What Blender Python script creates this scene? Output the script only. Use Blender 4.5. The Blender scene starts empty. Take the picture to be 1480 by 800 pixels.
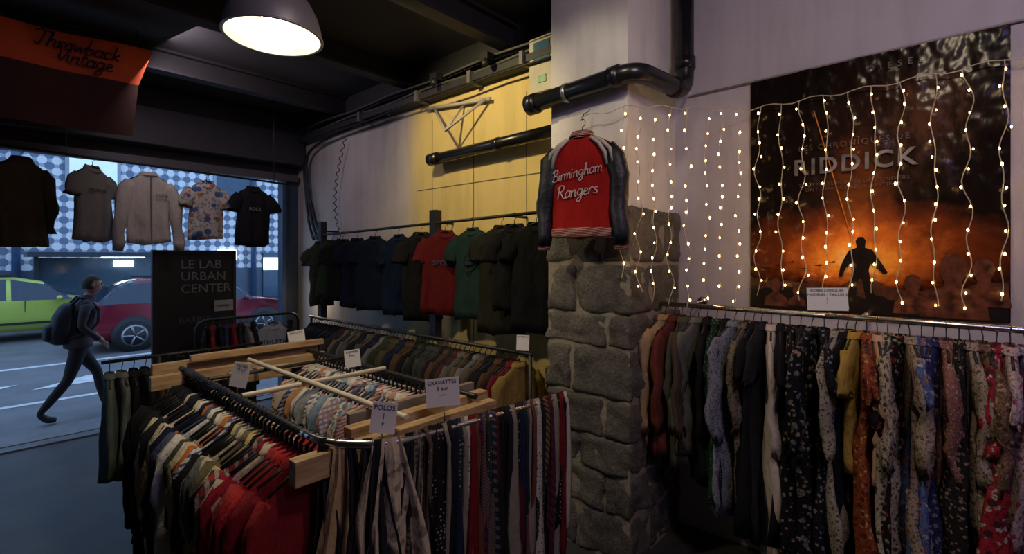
import bpy, bmesh, math, random
from math import sin, cos, pi, radians
from mathutils import Vector, Matrix, noise, Euler

S = bpy.context.scene
COL = S.collection
def T(x, y, z): return Matrix.Translation((x, y, z))
def RZ(a): return Matrix.Rotation(radians(a), 4, 'Z')
def RX(a): return Matrix.Rotation(radians(a), 4, 'X')
def RY(a): return Matrix.Rotation(radians(a), 4, 'Y')

# ------------------------------------------------------------------ materials
MC = {}
def newmat(name):
    m = bpy.data.materials.new(name); m.use_nodes = True
    nt = m.node_tree
    return m, nt, nt.nodes['Principled BSDF']
def c4(c): return (c[0], c[1], c[2], 1)
def ramp(nt, fac, stops, interp='LINEAR'):
    r = nt.nodes.new('ShaderNodeValToRGB'); r.color_ramp.interpolation = interp
    e = r.color_ramp.elements
    e[0].position = stops[0][0]; e[0].color = c4(stops[0][1])
    e[1].position = stops[-1][0]; e[1].color = c4(stops[-1][1])
    for p, c in stops[1:-1]:
        k = e.new(p); k.color = c4(c)
    nt.links.new(fac, r.inputs[0]); return r.outputs[0]
def coords(nt, scale=(1, 1, 1), rot=(0, 0, 0)):
    tc = nt.nodes.new('ShaderNodeTexCoord'); mp = nt.nodes.new('ShaderNodeMapping')
    mp.inputs['Scale'].default_value = scale
    mp.inputs['Rotation'].default_value = [radians(a) for a in rot]
    nt.links.new(tc.outputs['Object'], mp.inputs[0]); return mp.outputs[0]
def noisen(nt, vec, scale, detail=4, rough=.55):
    n = nt.nodes.new('ShaderNodeTexNoise'); n.inputs['Scale'].default_value = scale
    n.inputs['Detail'].default_value = detail; n.inputs['Roughness'].default_value = rough
    nt.links.new(vec, n.inputs['Vector']); return n.outputs['Fac']
def voro(nt, vec, scale, out='Distance', rnd=1.0):
    n = nt.nodes.new('ShaderNodeTexVoronoi'); n.inputs['Scale'].default_value = scale
    n.inputs['Randomness'].default_value = rnd
    nt.links.new(vec, n.inputs['Vector']); return n.outputs[out]
def bump(nt, bs, h, strength=.3, dist=.01):
    b = nt.nodes.new('ShaderNodeBump'); b.inputs['Strength'].default_value = strength
    b.inputs['Distance'].default_value = dist
    nt.links.new(h, b.inputs['Height']); nt.links.new(b.outputs[0], bs.inputs['Normal'])
def mixc(nt, fac, a, b, mode='MIX'):
    m = nt.nodes.new('ShaderNodeMix'); m.data_type = 'RGBA'; m.blend_type = mode
    for s, v in ((m.inputs[0], fac), (m.inputs[6], a), (m.inputs[7], b)):
        if isinstance(v, (int, float)): s.default_value = v
        elif isinstance(v, tuple): s.default_value = c4(v)
        else: nt.links.new(v, s)
    return m.outputs[2]
def mth(nt, op, a, b=None):
    m = nt.nodes.new('ShaderNodeMath'); m.operation = op
    for i, v in enumerate((a, b)):
        if v is None: continue
        if isinstance(v, (int, float)): m.inputs[i].default_value = v
        else: nt.links.new(v, m.inputs[i])
    return m.outputs[0]

def plain(name, col, rough=.6, metal=0, em=None, es=0, var=.12, bs_=.0, scale=8):
    if name in MC: return MC[name]
    m, nt, b = newmat(name)
    v = coords(nt)
    n = noisen(nt, v, scale)
    lo = tuple(c*(1-var) for c in col); hi = tuple(min(1, c*(1+var)) for c in col)
    nt.links.new(ramp(nt, n, [(.3, lo), (.7, hi)]), b.inputs['Base Color'])
    b.inputs['Roughness'].default_value = rough; b.inputs['Metallic'].default_value = metal
    if bs_: bump(nt, b, n, bs_, .01)
    if em:
        b.inputs['Emission Color'].default_value = c4(em); b.inputs['Emission Strength'].default_value = es
    MC[name] = m; return m

def fabric(col, pat=None, c2=(.8, .8, .8), c3=None, scale=22, rough=.85):
    key = ('f', col, pat, c2, c3, scale)
    if key in MC: return MC[key]
    m, nt, b = newmat('fabric_%s_%d' % (pat or 'plain', len(MC)))
    v = coords(nt)
    out = None
    if pat == 'floral':
        d = voro(nt, v, scale); n = noisen(nt, v, scale*1.1, 3, .7)
        f = ramp(nt, mth(nt, 'ADD', d, mth(nt, 'MULTIPLY', n, .8)), [(.66, (1, 1, 1)), (.74, (0, 0, 0))])
        out = mixc(nt, f, col, c2)
        if c3:
            d2 = voro(nt, coords(nt, (1, 1, 1), (40, 20, 10)), scale*.7)
            out = mixc(nt, ramp(nt, d2, [(.28, (1, 1, 1)), (.36, (0, 0, 0))]), out, c3)
        n9 = noisen(nt, v, scale*2.6, 2)
        out = mixc(nt, ramp(nt, n9, [(.54, (0, 0, 0)), (.6, (.75, .75, .75))]), out, tuple(x*.3 for x in col))
    elif pat == 'dots':
        d = voro(nt, v, scale, rnd=.5)
        out = mixc(nt, ramp(nt, d, [(.2, (1, 1, 1)), (.27, (0, 0, 0))]), col, c2)
    elif pat in ('stripe', 'plaid'):
        w = nt.nodes.new('ShaderNodeTexWave'); w.bands_direction = 'Z'; w.inputs['Scale'].default_value = scale
        nt.links.new(coords(nt, (1, 1, 1), (0, 12, 0)), w.inputs[0])
        out = mixc(nt, ramp(nt, w.outputs['Fac'], [(.55, (0, 0, 0)), (.7, (1, 1, 1))]), col, c2)
        if pat == 'plaid':
            w2 = nt.nodes.new('ShaderNodeTexWave'); w2.bands_direction = 'X'; w2.inputs['Scale'].default_value = scale
            nt.links.new(v, w2.inputs[0])
            out = mixc(nt, ramp(nt, w2.outputs['Fac'], [(.55, (0, 0, 0)), (.7, (.6, .6, .6))]), out, c3 or c2)
    elif pat == 'diag':
        w = nt.nodes.new('ShaderNodeTexWave'); w.bands_direction = 'DIAGONAL'; w.inputs['Scale'].default_value = scale
        nt.links.new(v, w.inputs[0])
        out = mixc(nt, ramp(nt, w.outputs['Fac'], [(.6, (0, 0, 0)), (.72, (1, 1, 1))]), col, c2)
    n = noisen(nt, coords(nt, (1, 1, .4)), 14, 6, .65)
    shade = ramp(nt, n, [(.25, (.72, .72, .72)), (.75, (1, 1, 1))])
    out = mixc(nt, 1.0, out if out is not None else col, shade, 'MULTIPLY')
    nt.links.new(out, b.inputs['Base Color'])
    b.inputs['Roughness'].default_value = rough
    b.inputs['Specular IOR Level'].default_value = .15
    bump(nt, b, n, .7, .035)
    MC[key] = m; return m

BLK = plain('black_metal', (.010, .010, .011), .5, .1)
BLKP = plain('black_plastic', (.008, .008, .009), .55)
CHROME = plain('chrome', (.7, .7, .69), .25, 1.0, var=.04)
PVC = plain('black_pipe_paint', (.010, .010, .012), .3, bs_=.1)
WHITE_P = plain('white_paper', (.66, .65, .63), .7, var=.04)
INK = plain('ink', (.01, .01, .02), .6)
CREAMBAR = plain('cream_bar', (.6, .54, .4), .5)

def wood():
    m, nt, b = newmat('pine_wood')
    v = coords(nt, (1.2, 9, 9)); n = noisen(nt, v, 5, 6)
    nt.links.new(ramp(nt, n, [(.3, (.26, .155, .065)), (.55, (.44, .29, .14)), (.8, (.54, .38, .2))]), b.inputs['Base Color'])
    b.inputs['Roughness'].default_value = .6; bump(nt, b, n, .2, .004)
    return m
WOOD = wood()

def wall_mat(name, col, dirt, ycol=None):
    m, nt, b = newmat(name)
    v = coords(nt)
    n = noisen(nt, v, 1.4, 7, .6)
    out = ramp(nt, n, [(.3, dirt), (.62, col)])
    if ycol:   # warm lamp light on the wall painted in as yellow, along object Y
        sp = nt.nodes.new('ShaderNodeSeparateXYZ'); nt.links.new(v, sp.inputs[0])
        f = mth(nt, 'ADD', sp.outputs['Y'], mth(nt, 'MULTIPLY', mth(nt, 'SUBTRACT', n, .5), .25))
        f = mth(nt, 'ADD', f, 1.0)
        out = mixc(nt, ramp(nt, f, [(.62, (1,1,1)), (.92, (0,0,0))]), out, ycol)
    n3 = noisen(nt, coords(nt, (6, 6, .8)), 1.2, 4)
    out = mixc(nt, 1.0, out, ramp(nt, n3, [(.25, (.84, .84, .82)), (.55, (1, 1, 1))]), 'MULTIPLY')
    nt.links.new(out, b.inputs['Base Color'])
    n2 = noisen(nt, v, 14, 6, .6)
    bump(nt, b, n2, .35, .015); b.inputs['Roughness'].default_value = .75
    return m

# ------------------------------------------------------------------ builder
class B:
    def __init__(s): s.v = []; s.f = []; s.mi = []; s.sm = []; s.mats = []
    def midx(s, m):
        if m not in s.mats: s.mats.append(m)
        return s.mats.index(m)
    def add(s, vs, fs, mat, M=None, smooth=False):
        o = len(s.v); k = s.midx(mat)
        for p in vs:
            p = Vector(p)
            s.v.append(M @ p if M is not None else p)
        for f in fs:
            s.f.append([i+o for i in f]); s.mi.append(k); s.sm.append(smooth)
    def box(s, lo, hi, mat, M=None):
        x0, y0, z0 = lo; x1, y1, z1 = hi
        vs = [(x0,y0,z0),(x1,y0,z0),(x1,y1,z0),(x0,y1,z0),(x0,y0,z1),(x1,y0,z1),(x1,y1,z1),(x0,y1,z1)]
        s.add(vs, [(0,3,2,1),(4,5,6,7),(0,1,5,4),(1,2,6,5),(2,3,7,6),(3,0,4,7)], mat, M)
    def loft(s, rings, mat, M=None, cap0=True, cap1=True, smooth=True, closed=True):
        n = len(rings[0]); vs = [p for r in rings for p in r]; fs = []
        for i in range(len(rings)-1):
            for j in range(n if closed else n-1):
                k = (j+1) % n
                fs.append((i*n+j, i*n+k, (i+1)*n+k, (i+1)*n+j))
        if closed and cap0: fs.append(tuple(range(n))[::-1])
        if closed and cap1: fs.append(tuple((len(rings)-1)*n+j for j in range(n)))
        s.add(vs, fs, mat, M, smooth)
    def tube(s, pts, r, mat, M=None, n=8, cap=True):
        pts = [Vector(p) for p in pts]; rings = []
        up = None
        for i, p in enumerate(pts):
            a = pts[max(0, i-1)]; c = pts[min(len(pts)-1, i+1)]
            d = (c-a).normalized() if (c-a).length > 1e-9 else Vector((0,0,1))
            if up is None:
                up = Vector((0,0,1)) if abs(d.z) < .9 else Vector((1,0,0))
            e1 = up - d*up.dot(d)
            if e1.length < 1e-4: e1 = Vector((1,0,0)) - d*d.x
            e1.normalize(); e2 = d.cross(e1); up = e1
            rr = r[i] if isinstance(r, (list, tuple)) else r
            rings.append([p + e1*rr*cos(2*pi*j/n) + e2*rr*sin(2*pi*j/n) for j in range(n)])
        s.loft(rings, mat, M, cap, cap)
    def sphere(s, c, r, mat, M=None, nu=10, nv=6, sc=(1,1,1)):
        vs = [(c[0], c[1], c[2]-r*sc[2])]
        for i in range(1, nv):
            a = -pi/2+pi*i/nv
            for j in range(nu):
                t = 2*pi*j/nu
                vs.append((c[0]+r*sc[0]*cos(a)*cos(t), c[1]+r*sc[1]*cos(a)*sin(t), c[2]+r*sc[2]*sin(a)))
        vs.append((c[0], c[1], c[2]+r*sc[2])); L = len(vs)-1; fs = []
        for j in range(nu):
            fs.append((0, 1+(j+1)%nu, 1+j))
            fs.append((L, L-nu+j, L-nu+(j+1)%nu))
        for i in range(nv-2):
            for j in range(nu):
                a = 1+i*nu+j; b_ = 1+i*nu+(j+1)%nu
                fs.append((a, b_, b_+nu, a+nu))
        s.add(vs, fs, mat, M, True)
    def obj(s, name, parent=None, recenter=True, bevel=0):
        me = bpy.data.meshes.new(name)
        c = Vector((0,0,0))
        if recenter and s.v:
            lo = Vector([min(v[i] for v in s.v) for i in range(3)]); hi = Vector([max(v[i] for v in s.v) for i in range(3)])
            c = Vector(((lo.x+hi.x)/2, (lo.y+hi.y)/2, lo.z))
        me.from_pydata([v-c for v in s.v], [], s.f)
        for m in s.mats: me.materials.append(m)
        me.polygons.foreach_set('material_index', s.mi)
        me.polygons.foreach_set('use_smooth', s.sm)
        me.update()
        bm = bmesh.new(); bm.from_mesh(me); bmesh.ops.recalc_face_normals(bm, faces=bm.faces[:]); bm.to_mesh(me); bm.free()
        o = bpy.data.objects.new(name, me); COL.objects.link(o); o.location = c
        if bevel:
            md = o.modifiers.new('b', 'BEVEL'); md.width = bevel; md.segments = 2; md.limit_method = 'ANGLE'
        if parent: setp(o, parent)
        return o
def setp(o, p):
    o.parent = p; o.matrix_parent_inverse = Matrix.Translation(p.location).inverted()

def text(body, size, mat, M, name, parent=None, ext=.0015, shear=0, align='CENTER', space=1.0, offset=0):
    cu = bpy.data.curves.new(name, 'FONT'); cu.body = body; cu.size = size; cu.extrude = ext
    cu.align_x = align; cu.shear = shear; cu.space_character = space; cu.offset = offset
    cu.resolution_u = 3
    o = bpy.data.objects.new(name+'_tmp', cu); COL.objects.link(o)
    dg = bpy.context.evaluated_depsgraph_get(); dg.update()
    me = bpy.data.meshes.new_from_object(o.evaluated_get(dg))
    bpy.data.objects.remove(o)
    MM = M @ RX(90)
    me.materials.clear(); me.materials.append(mat)
    loc = MM.translation.copy()
    me.transform(T(-loc.x, -loc.y, -loc.z) @ MM)
    n = bpy.data.objects.new(name, me); COL.objects.link(n); n.location = loc
    if parent: setp(n, parent)
    return n

def catmull(pts, k=5):
    P = [Vector(p) for p in pts]; out = []
    for i in range(len(P)-1):
        p0 = P[max(0,i-1)]; p1 = P[i]; p2 = P[i+1]; p3 = P[min(len(P)-1,i+2)]
        for t in range(k):
            f = t/k
            out.append(.5*((2*p1)+(p2-p0)*f+(2*p0-5*p1+4*p2-p3)*f*f+(3*p1-p0-3*p2+p3)*f**3))
    out.append(P[-1]); return out
GLY = {
 'a': (.5, [[(.4,.42),(.2,.5),(.04,.3),(.1,.03),(.25,.02),(.4,.2),(.42,.5),(.4,.1),(.5,.02)]]),
 'b': (.46, [[(.02,.1),(.15,1),(.08,.5),(.06,.05),(.25,0),(.4,.2),(.3,.42),(.12,.35)]]),
 'c': (.42, [[(.36,.4),(.22,.5),(.04,.28),(.14,.02),(.4,.1)]]),
 'e': (.42, [[(.04,.22),(.3,.3),(.3,.46),(.14,.46),(.05,.2),(.18,0),(.42,.12)]]),
 'g': (.5, [[(.4,.42),(.2,.5),(.04,.28),(.16,.05),(.38,.2),(.42,.48),(.38,-.25),(.2,-.42),(.08,-.25),(.5,.08)]]),
 'h': (.5, [[(.02,.05),(.2,.8),(.14,1),(.08,.7),(.06,0)],[(.06,.25),(.25,.48),(.36,.4),(.34,.05),(.5,.04)]]),
 'i': (.22, [[(.06,.48),(.05,.08),(.22,.04)],[(.08,.68),(.1,.73)]]),
 'k': (.44, [[(.06,0),(.12,1)],[(.38,.48),(.1,.24),(.22,.2),(.44,0)]]),
 'm': (.66, [[(.04,.48),(.04,0)],[(.04,.3),(.2,.5),(.28,.4),(.28,0)],[(.28,.3),(.44,.5),(.54,.4),(.53,.05),(.66,.03)]]),
 'n': (.48, [[(.04,.48),(.04,0)],[(.04,.3),(.24,.5),(.34,.4),(.33,.05),(.48,.03)]]),
 'o': (.46, [[(.2,.5),(.04,.28),(.16,.02),(.36,.2),(.24,.5),(.46,.44)]]),
 'r': (.36, [[(.04,.48),(.05,0)],[(.05,.3),(.2,.5),(.36,.42)]]),
 's': (.36, [[(.3,.44),(.12,.46),(.1,.32),(.3,.2),(.24,.02),(.02,.06)]]),
 't': (.3, [[(.14,.85),(.08,.1),(.3,.04)],[(-.02,.55),(.3,.58)]]),
 'w': (.58, [[(.02,.48),(.1,.03),(.28,.4),(.36,.03),(.58,.48)]]),
 'B': (.62, [[(.14,.95),(.08,0)],[(-.05,.8),(.2,1),(.5,.9),(.4,.6),(.15,.52),(.5,.42),(.48,.08),(.1,0),(-.04,.15)]]),
 'R': (.66, [[(.14,.95),(.06,0)],[(-.05,.75),(.2,1),(.5,.9),(.42,.58),(.14,.5),(.3,.4),(.55,0),(.68,.06)]]),
 'T': (.56, [[(-.08,.8),(.1,1),(.6,.92),(.7,1)],[(.34,.95),(.24,.1),(.1,0),(0,.1)]]),
 'V': (.5, [[(-.05,.85),(.08,1),(.22,.05),(.6,1)]])}
def script_text(body, size, rad, mat, M, name, parent, slant=.25, yf=None):
    W_ = sum(GLY[c][0] for c in body)*size; x0 = -W_/2; b = B()
    for c in body:
        w, strokes = GLY[c]
        for st in strokes:
            pts = catmull([((x0+(px+slant*pz)*size), 0, pz*size) for px, pz in st], 4)
            if yf: pts = [Vector((p.x, yf(p.x), p.z)) for p in pts]
            b.tube(pts, rad, mat, M, 5)
        x0 += w*size
    return b.obj(name, parent=parent)

# ------------------------------------------------------------------ garments
def spow(a, e): return math.copysign(abs(a)**e, a)
def garment(b, M, mat, L=.72, hw=.22, th=.035, sleeve='short', smat=None, flare=1.0, seed=0,
            spread=1.0, rip=.012, hook=True, drop=.0, collar=True, cmat=None, hemmat=None, n=26, waves=2.5, hangmat=None, hookr=.0028, wr=.006):
    r = random.Random(seed); ph = r.uniform(0, 6.28); ph2 = r.uniform(0, 6.28); so = Vector((seed*1.37 % 50, seed*.71 % 30, 3))
    prof = [(0, .062, .75), (-.018, .08, .85), (-.045, hw*.56, .85), (-.08, hw*.84, .9), (-.115, hw*.96, .95), (-.2, hw*.93, 1.1)]
    K = 9
    for i in range(1, K+1):
        f = i/K
        prof.append((-.2-(L-.2)*f, hw*(.93+(flare-.93)*f), 1.1+.2*f))
    rings = []
    for z, w, t in prof:
        g = max(0, min(1.6, (-z-.06)/.3))
        A = rip*g; ring = []
        for j in range(n):
            a = 2*pi*j/n; x = w*spow(cos(a), .85); y = th*t*spow(sin(a), .75)
            y += A*sin(waves*pi*x/hw + ph + z*1.5) + A*.5*sin(waves*1.9*pi*x/hw + ph2 - z*2)
            nn = noise.noise(Vector((x*11, y*9, z*5))+so); n2 = noise.noise(Vector((x*26, y*20, z*11))+so)
            y += (nn*1.6+n2*.8)*wr*g*(1 if sin(a) <= 0 else .7)
            x += A*.5*sin(6*z+ph) + nn*wr*1.6*g
            zz = z
            if z > -.03 and sin(a) < 0: zz -= drop*(-sin(a))
            if z < -L+.02: zz += .014*sin(3*x/hw+ph2)+.01*sin(9*x/hw)
            ring.append((x, y, zz))
        rings.append(ring)
    b.loft(rings[:], mat, M, cap0=False, cap1=True)
    if hemmat:
        rr = []
        for dz, s_ in ((.05, 1.02), (.03, 1.06), (0, 1.03), (-.01, .98)):
            rr.append([(p[0]*s_, p[1]*s_*1.1, -L+dz) for p in rings[-1]])
        b.loft(rr, hemmat, M)
    if collar:
        cr = []
        for dz, w in ((-.03, .08), (.010, .062), (.016, .068), (-.02, .09)):
            cr.append([(w*cos(2*pi*j/14), th*.95*(w/.07)*sin(2*pi*j/14), dz-(drop if sin(2*pi*j/14) < 0 else 0)*(-sin(2*pi*j/14))) for j in range(14)])
        b.loft(cr, cmat or mat, M, cap0=False, cap1=False)
    sm = smat or mat
    for sd in (-1, 1):
        if sleeve == 'none': continue
        sp = spread
        if sleeve == 'short':
            pth = [(hw*.72, -.105, .06, .75), (hw*.92, -.155, .078, .85), (hw*(.98+.16*sp), -.215, .078, .9), (hw*(.98+.26*sp), -.265, .076, .85), (hw*(.98+.3*sp), -.30, .075, .8)]
        else:
            SLn = sleeve if isinstance(sleeve, float) else .6
            pth = [(hw*.74, -.10, .055, .75), (hw*.93, -.16, .07, .9), (hw*(.97+.08*sp), -.28, .066, 1.)]
            for q in range(1, 7):
                f = q/6; pth.append((hw*(.97+(.08+.12*f)*sp), -.28-(SLn-.16)*f, .066-.024*f, 1-.15*f))
        rs = []
        for i, (x, z, w, t) in enumerate(pth):
            if i < len(pth)-1: dx, dz = pth[i+1][0]-x, pth[i+1][1]-z
            l = math.hypot(dx, dz) or 1; nx, nz = -dz/l, dx/l
            yo = -.35*th*min(1, i/3.0)+.010*sin(i*1.1+ph*sd)*min(1, i/3)
            wob = .010*sin(i*1.3+ph2*sd)*min(1, i/3)
            ring = []
            for j in range(14):
                a = 2*pi*j/14; dd = 1+noise.noise(Vector((cos(a)*1.6, sin(a)*1.6+sd*5, z*14))+so)*.45*(wr/.006)
                ring.append((sd*(x+wob+w*dd*cos(a)*nx), yo+th*t*dd*spow(sin(a), .9), z+w*cos(a)*nz))
            rs.append(ring)
        last = rs[-1]; cx = sum(p[0] for p in last)/14; cy = sum(p[1] for p in last)/14
        rs.append([(cx+(p[0]-cx)*.82, cy+(p[1]-cy)*.7, p[2]+.02) for p in last])
        b.loft(rs, sm, M)
    if hook:
        hm = hangmat or BLKP
        b.tube([(0,0,-.03),(0,0,.045),(.018,0,.06),(.02,0,.085),(.004,0,.103),(-.016,0,.09)], hookr, hm, M, 5)
        b.tube([(-hw*.8, 0, -.07), (-hw*.4, 0, -.022), (0, 0, .012), (hw*.4, 0, -.022), (hw*.8, 0, -.07)], .006, hm, M, 5)

# ================================================================== ROOM
XW, XB, YF, H = 3.6, 3.25, 7.2, 4.05
plaster = wall_mat('plaster_lavender', (.5, .47, .51), (.43, .40, .45))
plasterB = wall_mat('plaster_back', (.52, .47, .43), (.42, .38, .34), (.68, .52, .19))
darkwall = plain('dark_wall', (.02, .02, .024), .7, bs_=.3)
floor_m, nt, bs = newmat('concrete_floor')
v = coords(nt); n = noisen(nt, v, 2.2, 8, .65)
nt.links.new(ramp(nt, n, [(.3, (.025, .025, .026)), (.7, (.065, .063, .06))]), bs.inputs['Base Color'])
bs.inputs['Roughness'].default_value = .5; bump(nt, bs, noisen(nt, v, 20, 5), .2, .01)

b = B(); b.box((-3, -2.2, -.1), (3.6, 7.2, 0), floor_m); b.obj('floor')
ceil_m = plain('ceiling_dark', (.03, .028, .031), .75, bs_=.4, scale=3)
b = B(); b.box((-3.1, -2.3, H), (3.9, 7.4, H+.15), ceil_m)
b.obj('ceiling')
b = B(); b.box((XW, -2.2, 0), (XW+.15, 1.9, H), plaster); b.obj('wall_right')
JT = plain('joint', (.16, .13, .07), .8)
beam = plain('beam_dark', (.018, .017, .02), .6, bs_=.2)
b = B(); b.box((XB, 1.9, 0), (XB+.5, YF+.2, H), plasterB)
b.box((XB-.02, 2.2, 3.69), (XB+.01, YF, H), beam)
for yy in (4.05, 3.42, 2.75):
    b.box((XB-.003, yy, .2), (XB+.002, yy+.008, 3.45), JT)
b.box((XB-.004, 2.2, 2.72), (XB+.002, 4.3, 2.728), JT)
b.obj('wall_back')
b = B(); b.box((-3.15, -2.2, 0), (-3, YF+.2, H), darkwall); b.obj('wall_left')
b = B(); b.box((-3, -2.35, 0), (XW, -2.2, H), plaster); b.obj('wall_rear')
b = B(); b.box((-3, YF, 3.14), (XB, YF+.2, H), darkwall)
b.box((3.04, YF, 0), (XB, YF+.2, 3.14), plain('frame_dark', (.03, .05, .09), .4))
b.obj('wall_front')
b = B()
b.box((-2.98, YF-.12, 3.1), (3.2, YF-.003, 3.2), plain('frame_steel', (.09, .09, .1), .45, .3))
b.box((-2.98, YF-.3, 3.32), (3.2, YF-.02, 3.75), plain('shutter_box', (.025, .025, .03), .5))
b.box((2.98, YF-.1, 0), (3.04, YF-.003, 3.14), plain('frame_blue', (.03, .07, .14), .4))
b.obj('door_1', bevel=.006)
b = B(); b.box((-3, YF-.04, 0), (2.97, YF+.04, .018), plain('threshold_steel', (.16, .16, .17), .4, .7)); b.obj('trim_1')

b = B()
for y in (2.9, 4.35, 5.8):
    b.box((-3, y-.07, H-.025), (XB-.02, y+.07, H), beam); b.box((-3, y-.012, H-.2), (XB-.02, y+.012, H-.02), beam)
    b.box((-3, y-.07, H-.22), (XB-.02, y+.07, H-.195), beam)
b.obj('ceiling_beams')
b = B()
b.box((XB-.16, 2.19, H-.42), (XB-.022, YF-.35, H-.36), beam)
CG = plain('cable_grey', (.07,.065,.06), .5)
for i, (dx, dz, r) in enumerate([(.13,-.33,.014),(.09,-.335,.018),(.055,-.32,.022),(.1,-.25,.02),(.14,-.26,.012),(.18,-.46,.01)]):
    pts = [(XB-dx, y*.4+2.2, H+dz+.012*sin(y*1.7+i)) for y in range(0, 12)]
    b.tube(pts, r, BLK if i % 2 else CG, n=6)
for y in (2.66, 3.3, 4.1, 5.2):
    b.box((XB-.19, y-.02, H-.44), (XB-.025, y+.02, H-.33), plain('junction_grey', (.12,.11,.10), .5))
for y in (3.05, 3.75):
    b.box((XB-.24, y-.05, H-.32), (XB-.16, y+.05, H-.25), BLK); b.tube([(XB-.2, y, H-.3), (XB-.28, y-.06, H-.38)], .03, BLK, n=8)
b.obj('cable_tray')
b = B()
for k in range(3):
    pts = [(XB-.1, 4.6+k*.1, 3.6), (XB-.1, 5.9, 3.58), (XB-.1, 6.55, 3.5), (XB-.09, 6.8-.03*k, 3.3), (XB-.06, 6.82-.05*k, 2.9), (XB-.05, 6.75-.1*k, 2.5), (XB-.05, 6.6-.12*k, 2.25)]
    b.tube(catmull(pts, 4), .018, BLK, n=6)
pts = [(XB-.08+.02*cos(t*1.6), 5.7+.25*sin(t/60*3)+.02*sin(t*1.6), 3.5-t*.024) for t in range(60)]
b.tube(pts, .006, BLK, n=5)
b.obj('wall_cables')

b = B(); WM = plain('white_metal', (.42,.4,.35), .5)
b.tube([(3.2, 4.1, 3.56), (3.2, 3.15, 3.46)], .018, WM, n=6)
b.tube([(3.19, 3.95, 3.54), (3.0, 3.55, 3.2), (3.19, 3.2, 3.47)], .014, WM, n=6)
b.tube([(3.24, 3.55, 3.5), (3.0, 3.55, 3.2)], .012, WM, n=6)
b.obj('wall_bracket')
b = B()
b.box((3.1, 2.33, 3.35), (3.245, 2.6, 3.58), plain('meter_beige', (.4,.37,.28), .5))
b.box((3.1, 2.33, 3.58), (3.225, 2.6, 3.8), plain('meter_beige', (.4,.37,.28), .5))
b.box((3.094, 2.38, 3.6), (3.1, 2.55, 3.76), plain('meter_screen', (.05,.12,.2), .2))
b.box((3.094, 2.42, 3.42), (3.1, 2.5, 3.48), plain('meter_button', (.1,.3,.15), .4))
b.obj('electrical_box', bevel=.006)

# ------------------------------------------------------------------ pillar
pm = wall_mat('pillar_plaster', (.7, .67, .62), (.58, .55, .52))
PX, PY0, PY1 = 2.867, 1.567, 2.19
stone, nt, bs = newmat('granite_stone')
v = coords(nt); n = noisen(nt, v, 6, 10, .75); n2 = noisen(nt, v, 50, 4, .7)
c = ramp(nt, n, [(.3, (.04, .037, .033)), (.45, (.13, .118, .10)), (.6, (.21, .19, .155)), (.75, (.33, .3, .24))])
c = mixc(nt, 1.0, c, ramp(nt, n2, [(.35, (.4,.4,.4)), (.65, (1.1,1.1,1.1))]), 'MULTIPLY')
vb = voro(nt, v, 2.1, 'Color')
c = mixc(nt, .35, c, ramp(nt, vb, [(.2, (.06,.055,.05)), (.8, (.25,.225,.175))]), 'MIX')
nt.links.new(c, bs.inputs['Base Color']); bs.inputs['Roughness'].default_value = .85
bump(nt, bs, mth(nt, 'ADD', n, mth(nt, 'MULTIPLY', n2, .4)), 1.0, .05)
mortar = plain('mortar', (.24,.21,.16), .95, bs_=.8, scale=40)
b = B()
b.box((PX, PY0, 2.3), (XW, PY1, H), pm)
b.box((PX-.036, PY0-.036, 0), (XW, PY1, 2.3), mortar)
pil = b.obj('stone_pillar')
random.seed(4)
zz = 0; ci = 0
def block(bd, lo, hi, seed):
    g = .007
    lo = Vector(lo)+Vector((g,g,g)); hi = Vector(hi)-Vector((g,g,g)); N = 11
    me = bmesh.new(); bmesh.ops.create_cube(me, size=1)
    bmesh.ops.subdivide_edges(me, edges=me.edges[:], cuts=N, use_grid_fill=True)
    ct = (lo+hi)/2; sz = hi-lo; vs = []
    for vv in me.verts:
        q = vv.co*2
        pt = Vector((ct.x+q.x*sz.x/2, ct.y+q.y*sz.y/2, ct.z+q.z*sz.z/2))
        edge = sorted([abs(q.x), abs(q.y), abs(q.z)])[1]
        k = max(0, edge-.8)/.2
        pt -= Vector((q.x, q.y, q.z))*k*.010
        jit = noise.noise_vector(pt*4.3+Vector((seed*5.1, 0, 0)))
        pt += jit*.016
        nn = Vector((q.x**5, q.y**5, q.z**5)).normalized()
        d = noise.noise(pt*8+Vector((seed*3.1,0,0)))*.03+abs(noise.noise(pt*19))*.018+noise.noise(pt*45)*.005
        pt += Vector((nn.x*d, nn.y*d, nn.z*d*.3)); vs.append(pt)
    fs = [[w.index for w in f.verts] for f in me.faces]
    bd.add(vs, fs, stone, None, True); me.free()
b = B(); FX = PX-.055; FY = PY0-.055
while zz < 2.24:
    h = random.choice([.22, .30, .34, .27]); h = min(h, 2.34-zz)
    if 2.34-(zz+h) < .12: h = 2.34-zz
    alt = ci % 2
    cx = .5 if alt else .3; cy = .20+random.uniform(-.03,.03) if alt else .44+random.uniform(-.04,.04)
    block(b, (FX, FY, zz), (FX+cx, FY+cy, zz+h), ci)
    block(b, (FX, FY+cy, zz), (FX+.3, PY1+.02, zz+h), ci+20)
    block(b, (FX+cx, FY, zz), (XW-.01, FY+.3, zz+h), ci+40)
    zz += h; ci += 1
b.obj('stone_blocks', parent=pil)

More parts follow.
